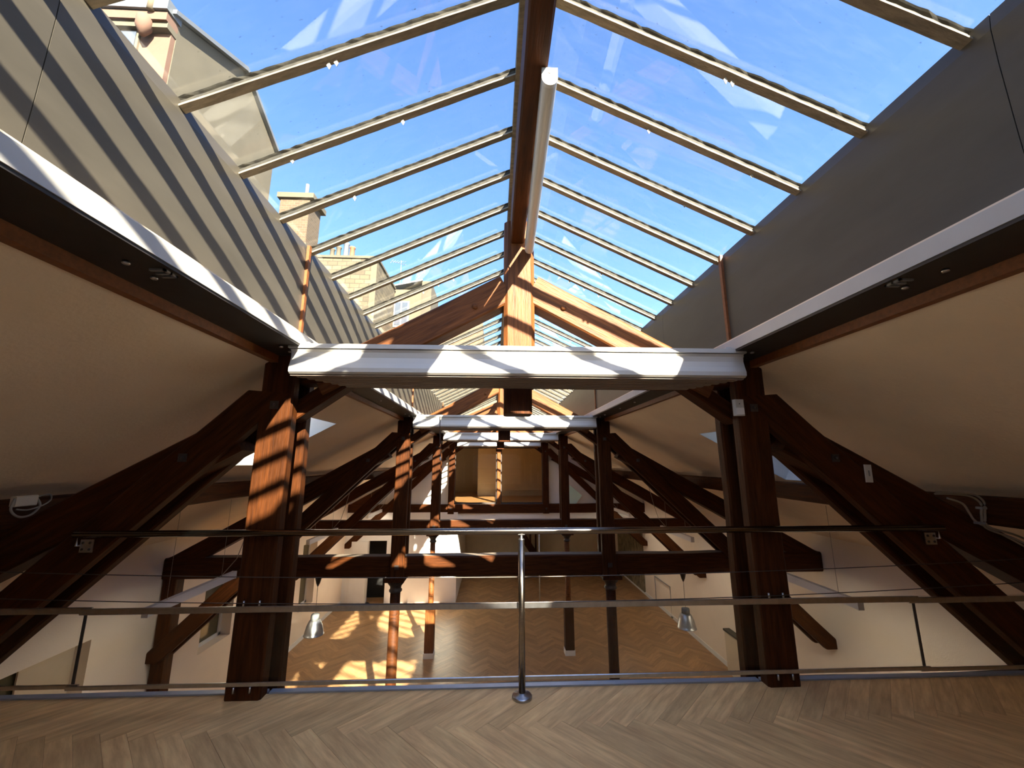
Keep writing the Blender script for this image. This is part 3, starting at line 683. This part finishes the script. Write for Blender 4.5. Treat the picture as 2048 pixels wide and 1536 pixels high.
def linear_lamp(x, y0, y1, z, label):
    l = thing('hanging_linear_lamp', label, 'linear lamp', (x, (y0+y1)/2, z), 'hanging linear lamps')
    box('housing', x-0.035, x+0.035, y0, y1, z, z+0.10, M['white'], l)
    box('diffuser', x-0.027, x+0.027, y0+0.02, y1-0.02, z-0.0008, z+0.004, M['fill_glow'], l)
    for yy in (y0, y1): box('end_plate', x-0.037, x+0.037, yy-0.006, yy+0.006, z-0.004, z+0.102, M['white'], l)
    zc = CZ(abs(x))
    for yy in (y0+0.3, y1-0.3):
        tube('suspension_wire', [(x, yy, z+0.09), (x, yy, zc)], 0.0025, M['cord'], l, n=6)
    s = 1 if x > 0 else -1
    ym = y1-0.32
    pts = [(s*3.62, ym+0.05, 1.22), (s*3.70, ym+0.05, 1.22), (s*3.76, ym, 1.14), (s*3.72, ym, 1.02), (s*3.80, ym, 0.85), (s*3.90, ym, 0.4), (s*4.0, ym, 0.05), (x, ym, z+0.1)]
    tube('flex', pts, 0.006, M['cord'], l, n=6)
for i, yo in enumerate((0, 4.1, 8.2)):
    nm = ['between the first and second trusses', 'between the second and third trusses', 'between the third and last trusses'][i]
    linear_lamp(-4.2, 5.20+yo, 6.80+yo, -0.30, 'white linear lamp hung %s, along the left wall' % nm)
    linear_lamp(4.2, 4.98+yo, 6.62+yo, -0.27, 'white linear lamp hung %s, along the right wall' % nm)

for s in (-1, 1):
    x, y = s*3.07, YT[1]+0.05
    p = thing('pendant_lamp', 'aluminium bell pendant lamp over the %s part of the floor' % ('sunlit' if s < 0 else 'shaded'), 'pendant lamp', (x, y, -1.27), 'bell pendant lamps')
    lathe('shade', [(0.150, -1.270), (0.156, -1.268), (0.150, -1.262), (0.140, -1.22), (0.118, -1.13), (0.085, -1.06), (0.068, -1.045)], M['alu'], (x, y, 0), p, n=32)
    lathe('lamp_neck', [(0.066, -1.046), (0.066, -0.985), (0.060, -0.965), (0.02, -0.955)], M['grey'], (x, y, 0), p, n=20)
    lathe('canopy', [(0.008, -0.55), (0.030, -0.50), (0.048, -0.43), (0.048, -0.38)], M['iron'], (x, y, 0), p, n=16)
    tube('cord', [(x, y, -0.96), (x, y, -0.53)], 0.004, M['cord'], p, n=6)

sb = thing('motion_detector', 'small white motion detector on the right post of the nearest truss', 'motion detector', (1.63, 2.87, 1.80))
box('body', 1.585, 1.668, 2.845, 2.88, 1.797, 1.918, M['plastic'], sb, c=0.012)
box('lens_window', 1.598, 1.655, 2.840, 2.846, 1.806, 1.855, M['white'], sb)
lathe('indicator', [(0.004, 0), (0.004, 0.002), (0.002, 0.003)], M['iron'], (0, 0, 0), sb, n=8).matrix_basis = Matrix.Translation((1.626, 2.845, 1.885)) @ Matrix.Rotation(R(90), 4, 'X')
tgo = thing('white_tag', 'white plastic tag fixed to the right strut of the nearest truss', 'tag', (2.55, 2.87, 1.31))
beam('plate', (2.552, 2.868, 1.315), (2.556, 2.868, 1.442), 0.010, 0.055, M['plastic'], tgo, up=(1, 0, 0), c=0.003)
box('slot', 2.550, 2.560, 2.861, 2.8635, 1.36, 1.40, M['grey'], tgo)

cb = thing('cable_bundle', 'pale cables curving over the right rafter of the nearest truss', 'cables', (3.3, 2.86, 1.0))
def smooth_pts(p, n=6):
    p = [Vector(q) for q in p]; out = []
    for i in range(len(p)-1):
        a, b, c, d = p[max(i-1, 0)], p[i], p[i+1], p[min(i+2, len(p)-1)]
        for k in range(n):
            t = k/n; out.append(0.5*((2*b)+(c-a)*t+(2*a-5*b+4*c-d)*t*t+(3*b-a-3*c+d)*t**3))
    return out+[p[-1]]
yk = 2.872
for j, path in enumerate(([(3.05, 1.245), (3.2, 1.24), (3.34, 1.225), (3.405, 1.17), (3.39, 1.08), (3.40, 1.00), (3.62, 0.93), (3.9, 0.78)],
                          [(3.05, 1.232), (3.2, 1.228), (3.32, 1.212), (3.39, 1.16), (3.375, 1.08), (3.39, 0.99), (3.60, 0.91), (3.9, 0.755)],
                          [(3.15, 1.20), (3.26, 1.16), (3.30, 1.09), (3.34, 1.03), (3.5, 0.95), (3.9, 0.73)])):
    tube('cable', smooth_pts([(x, yk+0.01*j, z) for x, z in path]), 0.0075, M['cord'], cb, n=8)
for x, z in ((3.345, 1.025), (3.385, 1.13)): box('cable_clip', x-0.02, x+0.02, yk-0.012, yk+0.03, z-0.008, z+0.008, M['grey'], cb)
jb = thing('junction_box', 'pale junction box with looping cables under the left ceiling', 'junction box', (-3.44, 2.96, 1.16))
box('box', -3.415, -3.375, 2.90, 3.03, 1.165, 1.235, M['beige'], jb, c=0.006)
tube('cable', smooth_pts([(-3.385, 2.90, 1.22), (-3.375, 2.88, 1.15), (-3.37, 2.93, 1.10), (-3.37, 3.0, 1.105), (-3.37, 3.045, 1.16), (-3.385, 3.03, 1.215)]), 0.007, M['cord'], jb)
tube('cable', smooth_pts([(-3.385, 3.03, 1.22), (-3.37, 3.09, 1.235), (-3.37, 3.11, 1.20), (-3.37, 3.07, 1.165), (-3.37, 2.98, 1.14), (-3.375, 2.91, 1.15)]), 0.005, M['cord'], jb)

# wall fittings
st = tag(box('wall_stone_pier', XW-0.05, XW+0.02, 15.66, 18.7, ZL+0.1, -0.9, M['stonew']), 'exposed stone stretch of the right wall', 'wall', kind='structure')
rd = thing('pipe_frame', 'thin grey pipe frame on the right wall below the pendant lamp', 'pipe frame', (XW-0.03, 13.4, -3.3))
tube('pipe', [(XW-0.04, 14.6, -2.43), (XW-0.04, 13.38, -2.43), (XW-0.04, 13.38, -3.32)], 0.016, M['grey'], rd, n=8)
tube('pipe', [(XW-0.04, 14.6, -2.43), (XW-0.04, 14.6, -3.32)], 0.012, M['grey'], rd, n=8)
box('bracket', XW-0.06, XW, 13.34, 13.42, -3.33, -3.29, M['grey'], rd)
cbx = thing('beige_cabinet', 'shallow beige cabinet standing against the right wall', 'cabinet', (XW-0.1, 9.9, ZL))
box('body', XW-0.14, XW-0.002, 9.2, 10.18, ZL, -2.47, M['beige'], cbx)
box('top', XW-0.16, XW-0.002, 9.18, 10.2, -2.47, -2.43, M['grender'], cbx)
box('door', XW-0.155, XW-0.14, 9.24, 10.14, ZL+0.06, -2.5, M['beige'], cbx)
for (x0, x1, lab) in ((-3.35, -2.85, 'small grey vent grille on the fascia left of the two-pane window'), (3.25, 4.05, 'long grey vent grille on the fascia right of the two-pane window'), (-5.1, -4.7, 'grey vent grille at the left end of the fascia')):
    vg = thing('vent_grille', lab, 'vent grille', ((x0+x1)/2, Y4-0.06, -0.72), 'fascia vent grilles')
    box('frame', x0, x1, Y4-0.062, Y4-0.05, -0.80, -0.62, M['grey'], vg)
    for j in range(4): box('slat', x0+0.02, x1-0.02, Y4-0.072, Y4-0.062, -0.785+j*0.04, -0.765+j*0.04, M['lens'], vg)
mb = beam('mint_patch', (2.55, Y4-0.03, 0.0), (2.90, Y4+0.02, 0.42), 0.02, 0.62, M['mint'], None, up=(-0.6, 0, 0.8), c=0.003)  # made-up sheet standing in for an unexplained bright pale patch
tag(mb, 'made-up pale mint sheet standing in for a bright patch in the right gable', 'stand-in patch')
tag(tube('white_pole', [(1.47, Y4-0.15, ZL), (1.475, Y4-0.15, -1.05)], 0.022, M['plastic'], None, n=10), 'thin white pole standing under the far fascia', 'pole')
sc_ = thing('staircase', 'dark timber staircase at the far end of the hall', 'staircase', (1.4, 19.3, ZL))
beam('stringer', (2.1, 19.2, ZL+0.1), (0.2, 19.2, -0.5), 0.06, 0.28, M['wood'], sc_, c=0.01)
beam('stringer', (2.1, 19.75, ZL+0.1), (0.2, 19.75, -0.5), 0.06, 0.28, M['wood'], sc_, c=0.01)
for j in range(13):
    t = (j+0.5)/13; box('tread', 2.1-1.9*t-0.11, 2.1-1.9*t+0.11, 19.2, 19.75, ZL+0.1+2.83*t-0.02, ZL+0.1+2.83*t+0.02, M['wood'], sc_)
for x in (1.5, 1.75): beam('newel', (x, 19.16, ZL), (x, 19.16, -0.5), 0.08, 0.08, M['wood'], sc_, up=(1, 0, 0))
rw = thing('wall_rack', 'low rail shelf along the alcove wall of the far upper room', 'shelf', (1.0, 18.55, 0.2))
box('shelf_board', 0.3, 3.4, 18.5, 18.6, 0.20, 0.23, M['beige'], rw); box('support', 0.32, 0.36, 18.52, 18.6, 0.05, 0.20, M['beige'], rw); box('support', 3.3, 3.34, 18.52, 18.6, 0.05, 0.20, M['beige'], rw)

# ================================================================== OUTSIDE
def prism(name, prof, x0, x1, m, parent):     # (y,z) outline swept along X
    return uvbox(extrude_x(name, prof, x0, x1, m, parent))
b1 = thing('apartment_building', 'pink and beige gabled house rising beyond the left glass slope', 'building', (-15, 17, 0))
prism('gable_wall', [(13.5, -4), (20.55, -4), (20.55, 19.0), (17.3, 20.9), (13.5, 18.9)], -19, -13.0, M['grender'], b1)
box('facade', -19, -13.03, 13.30, 13.5, -4, 18.25, M['pink'], b1)
box('cornice', -19, -13.0, 12.95, 13.5, 18.25, 18.62, M['pink'], b1)
box('cornice_band', -19, -13.0, 13.05, 13.5, 18.0, 18.25, M['grender'], b1)
gt = box('roof_gutter', -19, -12.95, 12.85, 13.55, 18.66, 19.15, M['zinc'], b1)
mesh('roof', [(-19, 13.1, 18.95), (-12.8, 13.1, 18.95), (-12.8, 17.3, 21.15), (-19, 17.3, 21.15), (-12.8, 20.75, 19.2), (-19, 20.75, 19.2), (-19, 13.1, 18.75), (-12.8, 13.1, 18.75), (-12.8, 17.3, 20.92), (-19, 17.3, 20.92), (-12.8, 20.75, 19.0), (-19, 20.75, 19.0)],
     [(0, 1, 2, 3), (3, 2, 4, 5), (6, 9, 8, 7), (9, 11, 10, 8), (1, 7, 8, 2), (2, 8, 10, 4), (0, 3, 9, 6), (3, 5, 11, 9), (0, 6, 7, 1), (5, 4, 10, 11)], M['zinc'], b1)
wn = box('window', -15.0, -14.15, 13.22, 13.32, 16.6, 18.05, M['creamr'], b1); wn2 = box('pane', -14.9, -14.25, 13.19, 13.22, 16.7, 17.95, M['wglass'], None); wn2.parent = wn; wn2.matrix_parent_inverse = Matrix.Translation(-wn.location)
lathe('downpipe_head', [(0.10, 0), (0.26, 0.35), (0.26, 0.75), (0.2, 0.8)], M['pink'], (-13.82, 13.0, 17.55), b1, n=14)
lathe('roof_vent', [(0.13, 0), (0.13, 0.45), (0.05, 0.6)], M['creamr'], (-13.6, 12.9, 18.6), b1, n=12)
c1 = thing('brick_chimney', 'tall pale brick chimney with slab cap and flue pipe', 'chimney', (-12, 22.6, 8))
uvbox(box('stack', -13.2, -11.45, 22.0, 23.5, -4, 17.1, M['brick'], c1)); box('cap', -13.35, -11.2, 21.85, 23.7, 17.1, 17.42, M['grender'], c1)
box('stack_band', -13.25, -11.40, 21.95, 23.55, 14.0, 14.2, M['grender'], c1)
tube('flue', [(-12.05, 22.7, 17.4), (-12.05, 22.7, 18.6)], 0.10, M['outwhite'], c1, n=12)
b2 = thing('stone_house', 'rubble stone house wall behind the brick chimney, with chimney pots', 'building', (-12, 33, 0))
uvbox(box('wall', -17.5, -9.75, 30.0, 35.85, -4, 17.55, M['rubble'], b2)); box('coping', -17.6, -9.65, 29.9, 35.9, 17.55, 17.75, M['grender'], b2)
box('quoin_strip', -10.15, -9.70, 29.93, 30.02, -4, 17.5, M['creamr'], b2)
for (x, z, r, m) in ((-13.6, 0.9, 0.22, 'rubble'), (-13.1, 1.1, 0.22, 'grender'), (-12.5, 1.45, 0.25, 'zinc'), (-12.0, 1.1, 0.24, 'terracotta')):
    lathe('chimney_pot', [(r, 0), (r*0.85, z*0.2), (r*0.8, z*0.85), (r, z*0.9), (r, z)], M[m if m != 'rubble' else 'grender'], (x, 30.6, 17.75), b2, n=14)
b3 = thing('cream_house', 'cream rendered house with a white window, right of the stone house', 'building', (-7, 38, 0))
box('wall', -11.3, -7.2, 36.15, 40.8, -4, 17.7, M['creamr'], b3); box('pier', -7.25, -6.35, 36.1, 40.8, -4, 18.6, M['grender'], b3)
mesh('roof', [(-11.5, 35.95, 17.6), (-7.2, 35.95, 18.6), (-7.2, 40.8, 18.6), (-11.5, 40.8, 17.6), (-11.5, 35.95, 17.75), (-7.2, 35.95, 18.75), (-7.2, 40.8, 18.75), (-11.5, 40.8, 17.75)],
     [(0, 3, 2, 1), (4, 5, 6, 7), (0, 1, 5, 4), (1, 2, 6, 5), (2, 3, 7, 6), (3, 0, 4, 7)], M['zinc'], b3)
wa = box('window', -9.85, -8.35, 36.05, 36.15, 13.9, 16.5, M['outwhite'], b3)
for (a, b) in ((-9.68, -9.17), (-9.03, -8.52)):
    p = box('pane', a, b, 36.01, 36.05, 14.1, 16.35, M['wglass']); p.parent = wa; p.matrix_parent_inverse = Matrix.Translation(-wa.location)
b4 = thing('far_cream_block', 'low cream block along the horizon beyond the glass roof', 'building', (0, 46, 0))
box('wall', -9, -1.5, 41, 50, -4, 16.3, M['creamr'], b4)
box('wing', -1.5, 24, 44, 52, -4, 10.6, M['creamr'], b4); box('roof', -1.6, 24.2, 43.8, 52, 10.6, 10.9, M['zinc'], b4)
for i in range(7):
    wi = box('window', 0.5+i*3.2, 1.7+i*3.2, 43.93, 44.0, 6.3, 8.6, M['outwhite'], b4); p = box('pane', 0.62+i*3.2, 1.58+i*3.2, 43.9, 43.93, 6.4, 8.5, M['wglass']); p.parent = wi; p.matrix_parent_inverse = Matrix.Translation(-wi.location)
an = thing('roof_antenna', 'thin rake antenna above the cream house', 'antenna', (-9.5, 36.5, 18.2))
tube('mast', [(-9.46, 36.5, 18.0), (-9.46, 36.5, 20.9)], 0.035, M['zinc'], an, n=6)
tube('boom', [(-10.4, 36.3, 20.75), (-9.0, 36.7, 20.55)], 0.025, M['zinc'], an, n=6)
for i in range(6):
    x = -10.35+i*0.25; tube('element', [(x-0.1, 36.2, 20.45+0.02*i), (x+0.1, 36.5, 20.98-0.03*i)], 0.02, M['zinc'], an, n=5)
